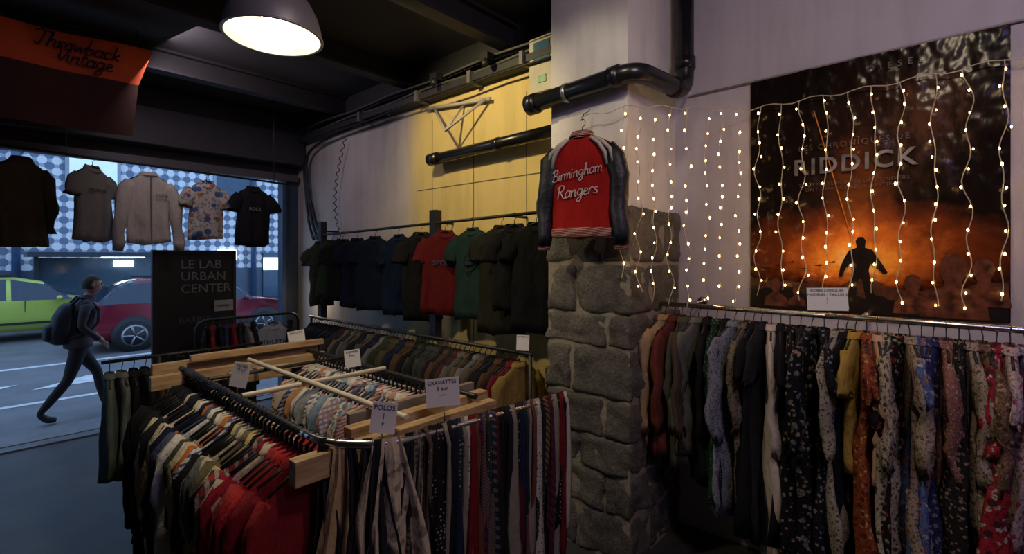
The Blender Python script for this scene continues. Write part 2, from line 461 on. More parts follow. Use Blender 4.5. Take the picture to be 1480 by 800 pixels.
def smooth_path(pts, k=6):
    out = []; P = [Vector(p) for p in pts]
    out.append(P[0])
    for i in range(1, len(P)-1):
        a, c_, d = P[i-1], P[i], P[i+1]
        r = min(.13, (c_-a).length*.45, (d-c_).length*.45)
        s0 = c_+(a-c_).normalized()*r; s1 = c_+(d-c_).normalized()*r
        for t in range(k+1):
            f = t/k; out.append(s0*(1-f)**2+c_*2*f*(1-f)+s1*f*f)
    out.append(P[-1]); return out
CL = plain('clamp', (.4,.4,.4), .3, .8)
b = B()
pth = smooth_path([(2.78, 2.32, 3.13), (2.78, 1.46, 3.17), (3.46, 1.43, 3.2), (3.46, 1.43, H-.002)])
b.tube(pth, .062, PVC, n=18)
b.tube([(2.78, 2.335, 3.13), (2.78, 2.25, 3.134)], .074, PVC, n=18)
b.tube([(2.78, 1.64, 3.163), (2.78, 1.57, 3.166)], .071, PVC, n=18)
b.tube([(3.46, 1.43, 3.36), (3.46, 1.43, 3.44)], .074, PVC, n=18)
b.tube([(3.28, 1.435, 3.19), (3.34, 1.435, 3.195)], .072, PVC, n=18)
b.tube([(2.78, 2.0, 3.145), (2.78, 1.975, 3.146)], .068, CL, n=18)
b.box((2.78, 1.975, 3.14), (2.866, 2.0, 3.155), CL)
b.obj('drain_pipe')
b = B()
b.tube([(3.12, 3.9, 2.99), (3.12, 2.25, 3.02)], .05, PVC, n=14)
b.tube([(3.12, 3.93, 2.99), (3.12, 3.8, 2.992)], .062, PVC, n=14)
b.tube([(3.12, 3.0, 3.005), (3.12, 2.95, 3.006)], .058, PVC, n=14)
b.box((3.12, 2.96, 2.99), (3.245, 2.99, 3.02), PVC); b.box((3.12, 3.84, 2.98), (3.245, 3.87, 3.01), PVC)
b.obj('drain_pipe')
b = B(); b.tube([(3.585, 1.45, 3.2), (3.585, -2, 3.22)], .007, plain('thin_cable', (.3,.28,.3), .6), n=5); b.obj('wall_cable')

# ------------------------------------------------------------------ pendant lamp
b = B(); LX, LY, LZ = 1.01, 2.51, 3.10
AL = plain('lamp_aluminium', (.5,.5,.5), .45, .6, var=.06)
prof = [(.225,0),(.222,.05),(.205,.11),(.175,.17),(.13,.215),(.09,.24),(.085,.30),(.08,.38),(.05,.41),(.02,.42)]
rings = [[(LX+r*cos(2*pi*j/40), LY+r*sin(2*pi*j/40), LZ+z) for j in range(40)] for r, z in prof]
b.loft(rings, AL, cap0=False)
inner = plain('lamp_reflector', (.75,.75,.7), .4)
rings = [[(LX+r*.97*cos(2*pi*j/40), LY+r*.97*sin(2*pi*j/40), LZ+z-.004) for j in range(40)] for r, z in prof[:6]]
b.loft(rings, inner, cap0=False, cap1=True)
b.tube([(LX+.227*cos(t*pi/20), LY+.227*sin(t*pi/20), LZ) for t in range(41)], .007, AL, n=6)
b.tube([(LX, LY, LZ+.42), (LX, LY, H)], .008, BLK, n=6)
b.tube([(LX, LY, LZ+.13), (LX, LY, LZ+.21)], .03, WHITE_P, n=12)
b.sphere((LX, LY, LZ+.085), .055, plain('lamp_bulb', (1,.95,.85), .4, em=(1,.9,.7), es=18), nu=16, nv=10, sc=(1,1,1.2))
lamp = b.obj('pendant_lamp')

# ================================================================== RACKS
rg = random.Random(11)
def rack_row(name, p0, p1, mats, kind, seed=0, width_axis_yaw=0, jy=7, **kw):
    b = B(); r = random.Random(seed); n_ = len(mats)
    for i, m in enumerate(mats):
        f = (i+.5)/n_
        x = p0[0]+(p1[0]-p0[0])*f; y = p0[1]+(p1[1]-p0[1])*f; z = p0[2]+(p1[2]-p0[2])*f-.088
        k = dict(kw); opts = kind(i, r) if callable(kind) else dict(kind)
        k.update(opts)
        if isinstance(m, tuple):
            if len(m) == 3: y = m[2]
            ex = m[1]; m = m[0]; k.update(ex)
        garment(b, T(x, y, z) @ RZ(width_axis_yaw+r.uniform(-jy, jy)) @ RY(r.uniform(-3, 3)) @ RX(r.uniform(-1.5, 1.5)), m, seed=seed*100+i, **k)
    return b.obj(name)

F = fabric
black = F((.010,.010,.012)); black2 = F((.018,.018,.022)); navy = F((.011,.016,.04)); cream = F((.6,.51,.34)); white = F((.68,.66,.61))
orange = F((.5,.15,.035)); red = F((.36,.02,.025)); maroon = F((.2,.012,.02)); crimson = F((.28,.012,.03)); olive = F((.06,.062,.03))
grey = F((.15,.15,.15)); dgrey = F((.04,.04,.044)); tan = F((.3,.2,.11)); brown = F((.08,.045,.026))
khaki = F((.16,.14,.08)); lblue = F((.25,.37,.5)); pink = F((.55,.3,.29))
plaidr = F((.3,.04,.04), 'plaid', (.05,.05,.06), (.5,.45,.35), 9); striw = F((.66,.64,.58), 'stripe', (.1,.12,.25), None, 14)
flo_w = F((.7,.66,.58), 'floral', (.42,.1,.1), (.1,.22,.25), 34); flo_b = F((.3,.45,.55), 'floral', (.66,.6,.48), (.5,.2,.1), 30)

b = B()
b.tube([(.85, 3.46, 1.33), (.85, 1.8, 1.33)], .016, BLK, n=10)
b.tube(smooth_path([(.85, 1.85, 1.33), (.855, 1.68, 1.33), (1.0, 1.51, 1.325), (2.05, 1.47, 1.29)]), .0165, CHROME, n=12)
b.tube([(1.63, 3.46, 1.33), (1.63, 1.7, 1.33)], .015, BLK, n=10)
b.tube([(1.14, 3.2, 1.375), (1.14, 1.58, 1.375)], .013, CREAMBAR, n=10)
b.tube([(.85, 2.47, 1.352), (1.63, 2.47, 1.352)], .013, CREAMBAR, n=10)
b.tube([(.85, 2.95, 1.35), (1.63, 2.95, 1.35)], .011, BLK, n=10)
b.box((.735, 1.65, 1.215), (1.72, 1.705, 1.305), WOOD)
b.box((1.0, 1.75, 1.27), (1.76, 1.81, 1.325), WOOD)
b.box((1.05, 1.85, 1.3), (1.76, 1.88, 1.35), plain('grey_timber', (.2,.17,.13), .7))
b.box((.68, 3.36, 1.24), (1.72, 3.41, 1.32), WOOD); b.box((.72, 3.52, 1.28), (1.74, 3.57, 1.36), WOOD); b.box((.9,3.45,1.36),(1.75,3.49,1.4),WOOD)
b.box((1.0, 3.1, 1.26), (1.35, 3.14, 1.33), WOOD)
for x, y in ((1.3, 1.7), (1.66, 1.7), (.82, 3.42), (1.66, 3.42)):
    b.box((x-.035, y-.0, 0), (x+.035, y+.06, 1.24), WOOD)
b.tube([(2.02, 1.47, 1.29), (2.02, 1.47, 0)], .0165, BLK, n=10)
b.box((.8, 1.72, .12), (1.7, 1.78, .18), WOOD); b.box((.8, 3.42, .12), (1.7, 3.48, .18), WOOD)
b.obj('clothes_rack', bevel=.004)
left_m = [F((.24,.016,.02)), F((.2,.012,.018)), F((.28,.016,.02)), red, F((.4,.03,.03)), F((.36,.04,.04)), cream, crimson, plaidr, black, F((.6,.46,.2)), khaki, cream, grey, F((.52,.44,.22)), black, striw, orange,
          cream, white, olive, white, F((.08,.1,.17)), orange, navy, white, cream, black, navy, black2, cream, navy, black, black2, black, black, black2, black]
rack_row('hanging_jackets', (.85, 1.75, 1.33), (.85, 3.38, 1.33), left_m,
         lambda i, r: dict(L=r.uniform(.74, .9), sleeve=r.choice([.6, .58, .62]), hw=.225+r.uniform(-.025,.015), th=.024, rip=.012), seed=3, spread=.15, jy=9, hookr=.008, wr=.008)
pal = [white, flo_w, lblue, cream, flo_b, pink, striw, F((.45,.48,.45)), white, F((.62,.56,.46),'stripe',(.45,.12,.1),None,18), F((.5,.25,.1)), F((.34,.42,.36)), flo_w, cream, F((.66,.62,.55),'plaid',(.2,.3,.5),(.55,.18,.18),12), white, cream]
inn = [rg.choice(pal) for _ in range(34)]
rack_row('hanging_shirts', (1.63, 1.94, 1.33), (1.63, 3.4, 1.33), inn,
         lambda i, r: dict(L=r.uniform(.68, .76), hw=.225+r.uniform(-.02,.01), th=.02), seed=5, sleeve='short', spread=.1, rip=.008, hookr=.006)

def tie(b, M, mat, L, w0, w1, seed):
    r = random.Random(seed); rings = []; N = 12; ph = r.uniform(0,6)
    for i in range(N+1):
        f = i/N; w = w0+(w1-w0)*f; z = .02-L*f; y = -.02+.006*sin(5*f+ph); xo = .01*sin(4*f+ph)*f; t = .004
        if i == 0: y = 0; z = .028
        if i == N: w = .004
        rings.append([(xo-w, y-t*.3, z), (xo-w*.4, y-t*1.6, z), (xo+w*.4, y-t*1.2, z), (xo+w, y-t*.2, z), (xo+w*.5, y+t, z), (xo-w*.5, y+t, z)])
    b.loft(rings, mat, M)
    rings = []
    for i in range(6):
        f = i/5; w = w0*.9+.004*f; z = .02-L*.8*f; y = .02
        if i == 0: y = 0; z = .028
        rings.append([(-w, y, z), (w, y, z), (w, y+.005, z), (-w, y+.005, z)])
    b.loft(rings, mat, M)
tmats = [F((.012,.012,.018)), F((.02,.02,.03),'diag',(.1,.1,.12),None,16), F((.12,.012,.02),'diag',(.02,.02,.05),None,14), F((.012,.018,.05)), F((.1,.08,.05),'dots',(.35,.28,.18),None,70),
         F((.16,.012,.016)), F((.02,.03,.025),'dots',(.3,.3,.24),None,60), F((.5,.48,.42),'dots',(.06,.06,.12),None,50), F((.06,.03,.02),'diag',(.22,.15,.08),None,20), F((.012,.03,.05)),
         F((.07,.01,.025)), F((.05,.05,.05),'plaid',(.14,.14,.14),(.2,.04,.04),24), F((.01,.01,.01),'dots',(.4,.4,.4),None,60), F((.14,.05,.03)), F((.01,.01,.012)), F((.015,.012,.012)), F((.25,.22,.18)), F((.01,.01,.014)), F((.014,.014,.02))]
b = B(); r = random.Random(8)
for i in range(48):
    f = i/47; x = 1.17+.86*f; y = 1.503-.035*f
    tie(b, T(x, y+r.uniform(-.004,.004), 1.32-.03*f) @ RZ(r.uniform(-40, 20)), r.choice(tmats), r.uniform(.62,.88), .014+r.uniform(0,.006), .034+r.uniform(0,.012), i)
b.obj('neckties')
def scarf(b, M, mat, L, w, seed, gather=.3):
    r = random.Random(seed); ph = r.uniform(0,6); NX, NZ = 28, 16
    for side in (-1, 1):
        vs = []
        for i in range(NZ+1):
            f = i/NZ; ww = w*(gather+(1-gather)*min(1, f*1.5)); z = .02-L*f*(1 if side < 0 else .85)
            for j in range(NX+1):
                u = j/NX*2-1
                y = side*(.018+.012*f)+(.008+.018*f)*sin(u*6+ph+f*1.6)*min(1,f*3)+.014*noise.noise(Vector((u*4, f*5, seed)))
                dz = .07*u*u*(1 if side < 0 else -1)*f+ .05*u*f*(seed % 3-1)
                vs.append((u*ww+.012*sin(f*5+ph), y if i else 0, z+dz if i else .022))
        fs = [(i*(NX+1)+j, i*(NX+1)+j+1, (i+1)*(NX+1)+j+1, (i+1)*(NX+1)+j) for i in range(NZ) for j in range(NX)]
        b.add(vs, fs, mat, M, True)
b = B()
scm = [F((.62,.43,.21)), F((.62,.52,.34)), F((.2,.18,.16),'floral',(.06,.055,.06),(.4,.3,.2),18), F((.6,.5,.34),'floral',(.55,.46,.3),(.05,.05,.05),8), F((.02,.02,.024)), F((.2,.14,.1),'plaid',(.05,.05,.05),(.45,.36,.25),14), F((.03,.028,.028))]
for i, (x, y, m, L, w) in enumerate([(.862, 1.68, scm[4], .66, .05), (.888, 1.64, scm[0], .78, .08), (.92, 1.61, scm[4], .7, .05), (.95, 1.575, scm[6], .8, .06), (.97, 1.55, scm[1], .5, .05), (.99, 1.528, scm[4], .7, .055), (1.035, 1.508, scm[3], .68, .115), (1.085, 1.507, scm[4], .75, .05), (1.12, 1.505, scm[5], .7, .05), (1.15, 1.504, scm[6], .6, .04)]):
    scarf(b, T(x, y, 1.325) @ RZ(-38+i*3), m, L, w, i)
b.obj('hanging_scarves')

b = B()
b.tube([(2.9, 2.4, 1.25), (2.9, 6.1, 1.25)], .016, BLK, n=8)
for y in (2.42, 4.1, 6.05):
    b.tube([(2.9, y, 1.25), (2.9, y, 0)], .016, BLK, n=8); b.tube([(2.6, y, .016), (3.18, y, .016)], .016, BLK, n=8)
b.obj('clothes_rack')
dk = [brown, olive, black, dgrey, khaki, F((.16,.07,.045)), navy, F((.07,.02,.02)), F((.1,.07,.05)), black2, F((.1,.1,.09)), tan, F((.03,.045,.03)), grey, black, brown]
lm = [F((.26,.17,.05)), F((.14,.012,.018)), black] + [rg.choice(dk) for _ in range(40)] + [black]*12
rack_row('hanging_coats', (2.9, 2.5, 1.25), (2.9, 6.0, 1.25), lm,
         lambda i, r: dict(L=r.uniform(.72, .86), hw=.225+r.uniform(-.02,.02), th=.03), seed=9, sleeve=.6, spread=.15, hookr=.004)

b = B()
b.tube([(3.0, 2.3, 2.36), (3.0, 6.25, 2.28)], .014, BLK, n=8)
for y in (3.72, 6.0):
    b.box((2.98, y-.045, 1.2), (3.06, y+.045, 2.46), BLK)
    b.tube([(3.0, y, 2.34), (3.245, y, 2.34)], .012, BLK, n=6)
b.tube([(3.0, 2.75, 2.35), (3.245, 2.75, 2.35)], .012, BLK, n=6)
b.obj('wall_clothes_rail')
W = -90
ts = [(5.98, F((.03,.028,.013)), W+30, .19, .8), (5.7, F((.022,.036,.014)), W+38, .2, .7), (5.42, F((.008,.008,.008)), W+45, .19, .72), (5.12, F((.004,.006,.016)), W+32, .22, .78), (4.72, F((.003,.007,.016)), W+22, .25, .8),
      (4.3, F((.003,.009,.026)), W+8, .26, .82), (3.9, F((.006,.006,.007)), W+52, .2, .86), (3.55, F((.085,.005,.006)), W+46, .21, .78), (3.16, F((.010,.028,.023)), W+2, .26, .8),
      (2.82, F((.014,.013,.007)), W+14, .22, .9), (2.66, F((.006,.006,.0065)), W+40, .2, .7), (2.44, F((.004,.004,.0045)), W+22, .22, .86)]
for i, (y, m, yaw, hw, L_) in enumerate(ts):
    b = B(); zr = 2.36-.08*(y-2.3)/3.95
    M = T(3.0 if i % 2 else 2.985, y, zr-.088) @ RZ(yaw) @ RY((i*37 % 5)-2)
    garment(b, M, m, L=L_, hw=hw, th=.026, seed=50+i, drop=.04, spread=.3, rip=.009, wr=.010)
    o = b.obj('t_shirt')
    if i == 8:
        ink = plain('print_dark', (.002,.006,.006), .7)
        bb = B(); bb.tube([(.075*cos(a*pi/12), -.049, -.3+.075*sin(a*pi/12)) for a in range(25)], .005, ink, M, 5, False)
        bb.box((-.05,-.054,-.32),(.05,-.044,-.29), ink, M); bb.box((-.03,-.054,-.29),(.03,-.044,-.25), ink, M); bb.obj('print', parent=o)
    if i == 7:
        text('SPORT', .07, plain('print_blue', (.03,.04,.12), .6), M @ T(0,-.046,-.32), 'print', o)
    if i == 1:
        text('ROAD', .07, plain('print_yel', (.1,.1,.03), .6), M @ T(0,-.046,-.3), 'print', o)

b = B()
b.tube(smooth_path([(1.66, 6.2, 0), (1.66, 6.2, 1.3), (2.8, 6.2, 1.3), (2.8, 6.2, 0)]), .016, BLK, n=8)
b.tube([(1.66, 5.95, .016), (1.66, 6.45, .016)], .016, BLK, n=8); b.tube([(2.8, 5.95, .016), (2.8, 6.45, .016)], .016, BLK, n=8)
b.obj('clothes_rack')
rack_row('hanging_t_shirts', (1.72, 6.2, 1.3), (2.3, 6.2, 1.3), [black, F((.2,.015,.02)), black, F((.03,.03,.08)), maroon, black2, F((.2,.18,.18)), black],
         dict(L=.7, sleeve='short', hw=.2, th=.03), seed=21, width_axis_yaw=75, spread=.4)
b = B(); M = T(2.46, 6.12, 1.212) @ RZ(-20)
garment(b, M, F((.3,.33,.38)), L=.62, hw=.19, th=.04, sleeve='none', seed=77, drop=.06, hook=True)
o = b.obj('tank_top'); text('ATHLETIC\nTEAM', .075, INK, M @ T(0, -.068, -.25), 'print', o)
b = B(); garment(b, T(2.7, 6.2, 1.212) @ RZ(60), black, L=.66, hw=.2, seed=78); b.obj('t_shirt')

b = B()
b.tube([(.58, 4.2, 1.3), (1.6, 4.2, 1.3)], .012, BLK, n=8)
b.tube([(.9, 4.2, 0), (.9, 4.2, 1.3)], .012, BLK, n=8); b.tube([(1.5, 4.2, 0), (1.5, 4.2, 1.3)], .012, BLK, n=8)
b.tube([(.9, 3.98, .016), (.9, 4.42, .016)], .014, BLK, n=8); b.tube([(1.5, 3.98, .016), (1.5, 4.42, .016)], .014, BLK, n=8)
b.obj('clothes_rack')
rack_row('hanging_trousers', (.59, 4.2, 1.3), (1.5, 4.2, 1.3), [(F((.10,.125,.11)), dict(L=.68)), (F((.13,.145,.13)), dict(L=.66)), black, black2, brown, black, navy, F((.06,.03,.025)), black, dgrey, black, black, navy, black],
         dict(L=.66, sleeve='none', hw=.19, th=.03), seed=31, width_axis_yaw=-90, rip=.014)

# right rack
b = B()
RX_ = 3.22
b.tube([(RX_, 1.5, 1.68), (RX_, -1.4, 1.66)], .0165, CHROME, n=12)
for y in (1.35, .35, -.9):
    b.tube([(RX_, y, 1.68), (3.595, y, 1.68)], .012, CHROME, n=8); b.tube([(3.58, y, 1.68), (3.598, y, 1.68)], .035, CHROME, n=12)
b.obj('wall_clothes_rail')
fl = lambda c, c2, c3=None, s=30: F(c, 'floral', c2, c3, s)
RM = [
 (F((.5,.34,.18)), dict(L=.82, sleeve=.64), 1.47), (F((.14,.035,.026)), dict(L=.9, sleeve=.6), 1.405), (F((.09,.06,.045)), dict(L=.8, sleeve=.6), 1.35), (F((.07,.07,.052)), dict(L=.95, sleeve=.6), 1.295),
 (F((.14,.14,.12)), dict(L=.85, sleeve=.6), 1.24), (black, dict(L=1.0, sleeve=.6), 1.18), (F((.012,.04,.024),'dots',(.22,.27,.22),None,60), dict(L=1.1, sleeve=.55), 1.12), (black, dict(L=1.1), 1.07),
 (fl((.24,.25,.3),(.12,.12,.15),None,40), dict(L=1.15, sleeve=.58), 1.01), (fl((.2,.16,.12),(.06,.045,.035),None,46), dict(L=1.05, sleeve=.5), .95), (black, dict(L=1.2), .9), (black2, dict(L=1.25), .855),
 (F((.58,.48,.44)), dict(L=1.36, sleeve=.6), .80), (black, dict(L=1.2), .75), (fl((.008,.008,.010),(.26,.21,.15),None,34), dict(L=1.25, sleeve=.5), .70), (black2, dict(L=1.3, sleeve='none'), .645),
 (fl((.008,.008,.012),(.3,.22,.17),(.14,.16,.13),28), dict(L=1.35, sleeve=.55), .59), (fl((.010,.010,.018),(.22,.22,.24),None,36), dict(L=1.3, sleeve='short'), .53),
 (fl((.38,.34,.27),(.08,.065,.05),None,50), dict(L=1.35, sleeve=.5), .465), (black, dict(L=1.2), .425), (F((.45,.29,.06)), dict(L=.7, sleeve='short'), .385), (fl((.32,.07,.03),(.5,.3,.13),(.12,.025,.015),34), dict(L=1.3, sleeve='short'), .335),
 (F((.6,.36,.26)), dict(L=.72, sleeve=.4), .29), (fl((.44,.37,.29),(.13,.07,.04),(.05,.05,.025),42), dict(L=1.3, sleeve=.5), .245), (fl((.010,.010,.010),(.3,.24,.19),(.24,.03,.03),30), dict(L=1.1, sleeve=.4), .2),
 (fl((.4,.31,.24),(.17,.08,.055),None,52), dict(L=1.2, sleeve=.5), .155), (fl((.10,.15,.35),(.44,.42,.42),(.35,.11,.11),30), dict(L=1.25, sleeve='short'), .11), (fl((.03,.04,.13),(.3,.25,.3),None,32), dict(L=1.2, sleeve='none'), .065),
 (fl((.3,.13,.11),(.46,.33,.27),None,52), dict(L=1.25, sleeve=.5), .015), (fl((.02,.018,.02),(.3,.2,.16),None,40), dict(L=1.1, sleeve='none'), -.03),
 (fl((.4,.32,.26),(.13,.085,.075),None,46), dict(L=.85, sleeve=.5), -.07), (fl((.21,.12,.075),(.42,.31,.19),(.08,.04,.025),36), dict(L=1.2, sleeve=.5), -.115),
 (fl((.36,.025,.035),(.56,.46,.4),(.05,.025,.025),26), dict(L=1.0, sleeve=.35), -.16), (fl((.56,.44,.42),(.4,.035,.08),None,32), dict(L=.9, sleeve='short'), -.205),
 (fl((.32,.27,.5),(.56,.52,.56),(.22,.05,.12),32), dict(L=1.3, sleeve='short'), -.255)]
rr_ = random.Random(77)
for i in range(13):
    m_ = rr_.choice(RM)
    RM.append((m_[0], m_[1], -.31-.05*i))
rack_row('hanging_dresses', (RX_, 1.47, 1.68), (RX_, -.95, 1.665), RM,
         lambda i, r: dict(hw=.225+r.uniform(-.04,.02), th=.03, flare=r.uniform(.85, 1.15)), seed=41, jy=16, spread=.1, rip=.018, waves=3.2, wr=.011)

# ================================================================== VARSITY JACKET
b = B(); M = T(2.66, 1.78, 2.80) @ RZ(-90+14)
RED = F((.4,.014,.012)); LEA = plain('navy_leather', (.007,.010,.018), .5, bs_=.6, scale=30); WS = F((.6,.56,.48)); RIBB = F((.28,.02,.02), 'stripe', (.42,.38,.3), None, 30)
garment(b, M, RED, L=.66, hw=.225, th=.06, sleeve=.60, smat=LEA, seed=5, spread=1.0, rip=.006, hemmat=RIBB, cmat=RIBB, flare=.95, n=32, wr=.005)
for sd in (-1, 1):
    b.tube([(sd*.075, -.058, -.035), (sd*.13, -.064, -.08), (sd*.17, -.068, -.14), (sd*.185, -.066, -.22)], [.010,.013,.013,.008], WS, M, 8)
    b.tube([(sd*.09, -.035, -.028), (sd*.15, -.045, -.07), (sd*.2, -.055, -.12), (sd*.215, -.056, -.2)], [.010,.013,.013,.008], WS, M, 8)
    b.tube([(sd*.262, -.02, -.70), (sd*.262, -.02, -.75)], .042, RIBB, M, 12)
b.tube([(0,0,.09),(0,.03,.14),(0,.1,.17),(0,.15,.2)], .004, CHROME, M, 6)
vj = b.obj('varsity_jacket')
WT = plain('white_lettering', (.62,.58,.52), .6)
yf = lambda x: -.083+ .5*x*x
script_text('Birmingham', .072, .0030, WT, M @ T(-.012, 0, -.285) @ RY(-9), 'lettering_1', vj, yf=yf)
script_text('Rangers', .084, .0036, WT, M @ T(-.01, 0, -.41) @ RY(-6), 'lettering_2', vj, yf=yf)

# ================================================================== POSTER
PW, PH = 1.25, 1.545
pmx, nt, bs = newmat('poster_print')
tc = nt.nodes.new('ShaderNodeTexCoord'); sep = nt.nodes.new('ShaderNodeSeparateXYZ'); nt.links.new(tc.outputs['Object'], sep.inputs[0])
sx = mth(nt, 'MULTIPLY', sep.outputs['Y'], -1.0); sz_ = sep.outputs['Z']
nz = noisen(nt, tc.outputs['Object'], 5, 8, .7)
dx = mth(nt, 'ADD', sx, .02); dz = mth(nt, 'SUBTRACT', sz_, .33)
def dist(ax, az):
    return mth(nt, 'SQRT', mth(nt, 'ADD', mth(nt, 'POWER', mth(nt, 'MULTIPLY', dx, ax), 2.0), mth(nt, 'POWER', mth(nt, 'MULTIPLY', dz, az), 2.0)))
absn = mth(nt, 'MULTIPLY', mth(nt, 'SUBTRACT', nz, .5), .6)
g1 = ramp(nt, mth(nt, 'ADD', dist(1.05, 2.1), absn), [(0, (1,.75,.3)), (.09, (1,.4,.05)), (.26, (.6,.14,.016)), (.48, (.17,.034,.008)), (.8, (.008,.005,.004))])
g2 = ramp(nt, mth(nt, 'ADD', dist(2.6, .75), absn), [(0, (.5,.16,.03)), (.25, (.22,.06,.012)), (.6, (.02,.009,.006)), (1, (.002,.002,.002))])
d3x = mth(nt, 'SUBTRACT', sx, .3); d3z = mth(nt, 'SUBTRACT', sz_, 1.15)
d3 = mth(nt, 'SQRT', mth(nt, 'ADD', mth(nt, 'POWER', mth(nt, 'MULTIPLY', d3x, 2.2), 2.0), mth(nt, 'POWER', mth(nt, 'MULTIPLY', d3z, 1.5), 2.0)))
nzb = noisen(nt, coords(nt, (1, 2.5, 1), (25, 0, 0)), 7, 6, .75)
g3 = ramp(nt, mth(nt, 'ADD', d3, mth(nt, 'MULTIPLY', mth(nt, 'SUBTRACT', nzb, .5), 1.6)), [(.05, (.07,.03,.017)), (.35, (.02,.009,.006)), (.6, (0,0,0))])
col = mixc(nt, .8, g1, g2, 'ADD'); col = mixc(nt, 1.0, col, g3, 'ADD')
nz2 = noisen(nt, coords(nt, (1, 2.2, 6)), 3, 8, .75)
gr = ramp(nt, mth(nt, 'ADD', sz_, mth(nt, 'MULTIPLY', mth(nt, 'SUBTRACT', nz2, .5), .4)), [(.12, (.09,.06,.06)), (.28, (1,1,1))])
col = mixc(nt, 1.0, col, gr, 'MULTIPLY')
nt.links.new(col, bs.inputs['Base Color']); bs.inputs['Roughness'].default_value = .22; bs.inputs['Specular IOR Level'].default_value = .16
bump(nt, bs, noisen(nt, coords(nt, (1,1.4,1)), 5, 2, .5), .8, .04)
b = B(); vs = []; NX, NZ = 40, 48
y0p, z0p = 1.02, 1.66
for i in range(NZ+1):
    for j in range(NX+1):
        y = y0p-PW*j/NX; z = z0p+PH*i/NZ
        vs.append((3.585+.010*noise.noise(Vector((y*5, z*4, 1)))-.004, y, z))
b.add(vs, [(i*(NX+1)+j, i*(NX+1)+j+1, (i+1)*(NX+1)+j+1, (i+1)*(NX+1)+j) for i in range(NZ) for j in range(NX)], pmx, None, True)
post = b.obj('movie_poster')
def PM(s, z): return T(3.566, y0p-s, z0p+z) @ RZ(-90)
SIL = plain('poster_silver', (.17,.155,.16), .35, var=.6, scale=14); DIM = plain('poster_dim', (.10,.06,.05), .4)
text('RIDDICK', .14, SIL, PM(.57, .87), 'title', post, ext=.0005, space=1.15, offset=.003)
text('LES CHRONIQUES DE', .048, DIM, PM(.57, 1.02), 'overtitle', post, ext=.0005, space=1.25)
text("TOUTES LES FORCES DE L'UNIVERS\nONT CHANGE LEUR DESTINEE", .03, DIM, PM(.57, .79), 'tagline', post, ext=.0005, space=1.2)
text('DIESEL', .05, plain('poster_dim2', (.06,.04,.035), .4), PM(.78, 1.44), 'actor_name', post, ext=.0005, space=1.9)
sil = plain('poster_black', (.010,.006,.005), .35); dbr = plain('poster_darkred', (.1,.03,.015), .35, var=.8, scale=22); obr = plain('poster_orange', (.6,.2,.03), .35)
sil2 = plain('poster_umber', (.08,.026,.012), .35, var=.6, scale=25)
b = B()
def flat(pts, s, z, sc, m, off=0.0):
    M = T(3.570-off, y0p-s, z0p+z) @ RZ(-90)
    b.add([(x*sc, 0, y*sc) for x, y in pts], [tuple(range(len(pts)))], m, M)
hero = [(-.3,0),(-.22,.45),(-.18,.8),(-.22,1.0),(-.36,.85),(-.44,.6),(-.52,.62),(-.48,.9),(-.36,1.2),(-.26,1.38),(-.1,1.44),(-.1,1.52),(-.12,1.62),(-.06,1.74),(.06,1.74),(.12,1.62),(.1,1.52),(.1,1.44),(.26,1.38),(.36,1.2),(.5,.95),(.6,.75),(.52,.7),(.38,.85),(.22,1.0),(.18,.8),(.24,.45),(.34,0),(.12,0),(.04,.5),(0,.62),(-.06,.5),(-.12,0)]
flat(hero, .62, .09, .215, sil, .003)
def ridge(z, amp, fr, m, off, seed):
    N = 60; pts = [(-.62, 0)]
    for i in range(N+1):
        x = -.62+1.24*i/N
        pts.append((x, z+amp*(noise.noise(Vector((x*fr, seed, 0)))+.5*noise.noise(Vector((x*fr*3, seed, 1))))+.10*max(0, abs(x-.02)-.25)))
    pts.append((.62, 0)); flat(pts, .625, .003, 1, m, off)
ridge(.17, .05, 7, sil2, 0, 1.5); ridge(.11, .045, 11, sil, .001, 4.2)
head = [(-.55,0),(-.5,.4),(-.3,.6),(-.14,.68),(-.15,.8),(-.22,.95),(-.23,1.15),(-.18,1.32),(-.06,1.4),(.08,1.4),(.2,1.3),(.24,1.12),(.2,.92),(.14,.8),(.15,.68),(.3,.6),(.52,.4),(.58,0)]
flat(head, 1.03, .01, .25, dbr, .002); flat(head, .86, .02, .16, dbr, .003); flat(head, 1.15, .08, .18, dbr, .0035); flat(head, .16, .02, .13, dbr, .003); flat(head, .28, .03, .09, dbr, .003)
blade = [(0,0),(.006,.0),(-.2,.85),(-.206,.85)]
flat(blade, .58, .42, 1, obr)
for k in range(6):
    flat([(-.5,0),(-.1,.06),(.3,.2),(.2,.04),(.55,.02),(.1,-.06)], .1+.075*k, .27+.02*(k%3), .06, sil, .002)
b.obj('figures', parent=post)

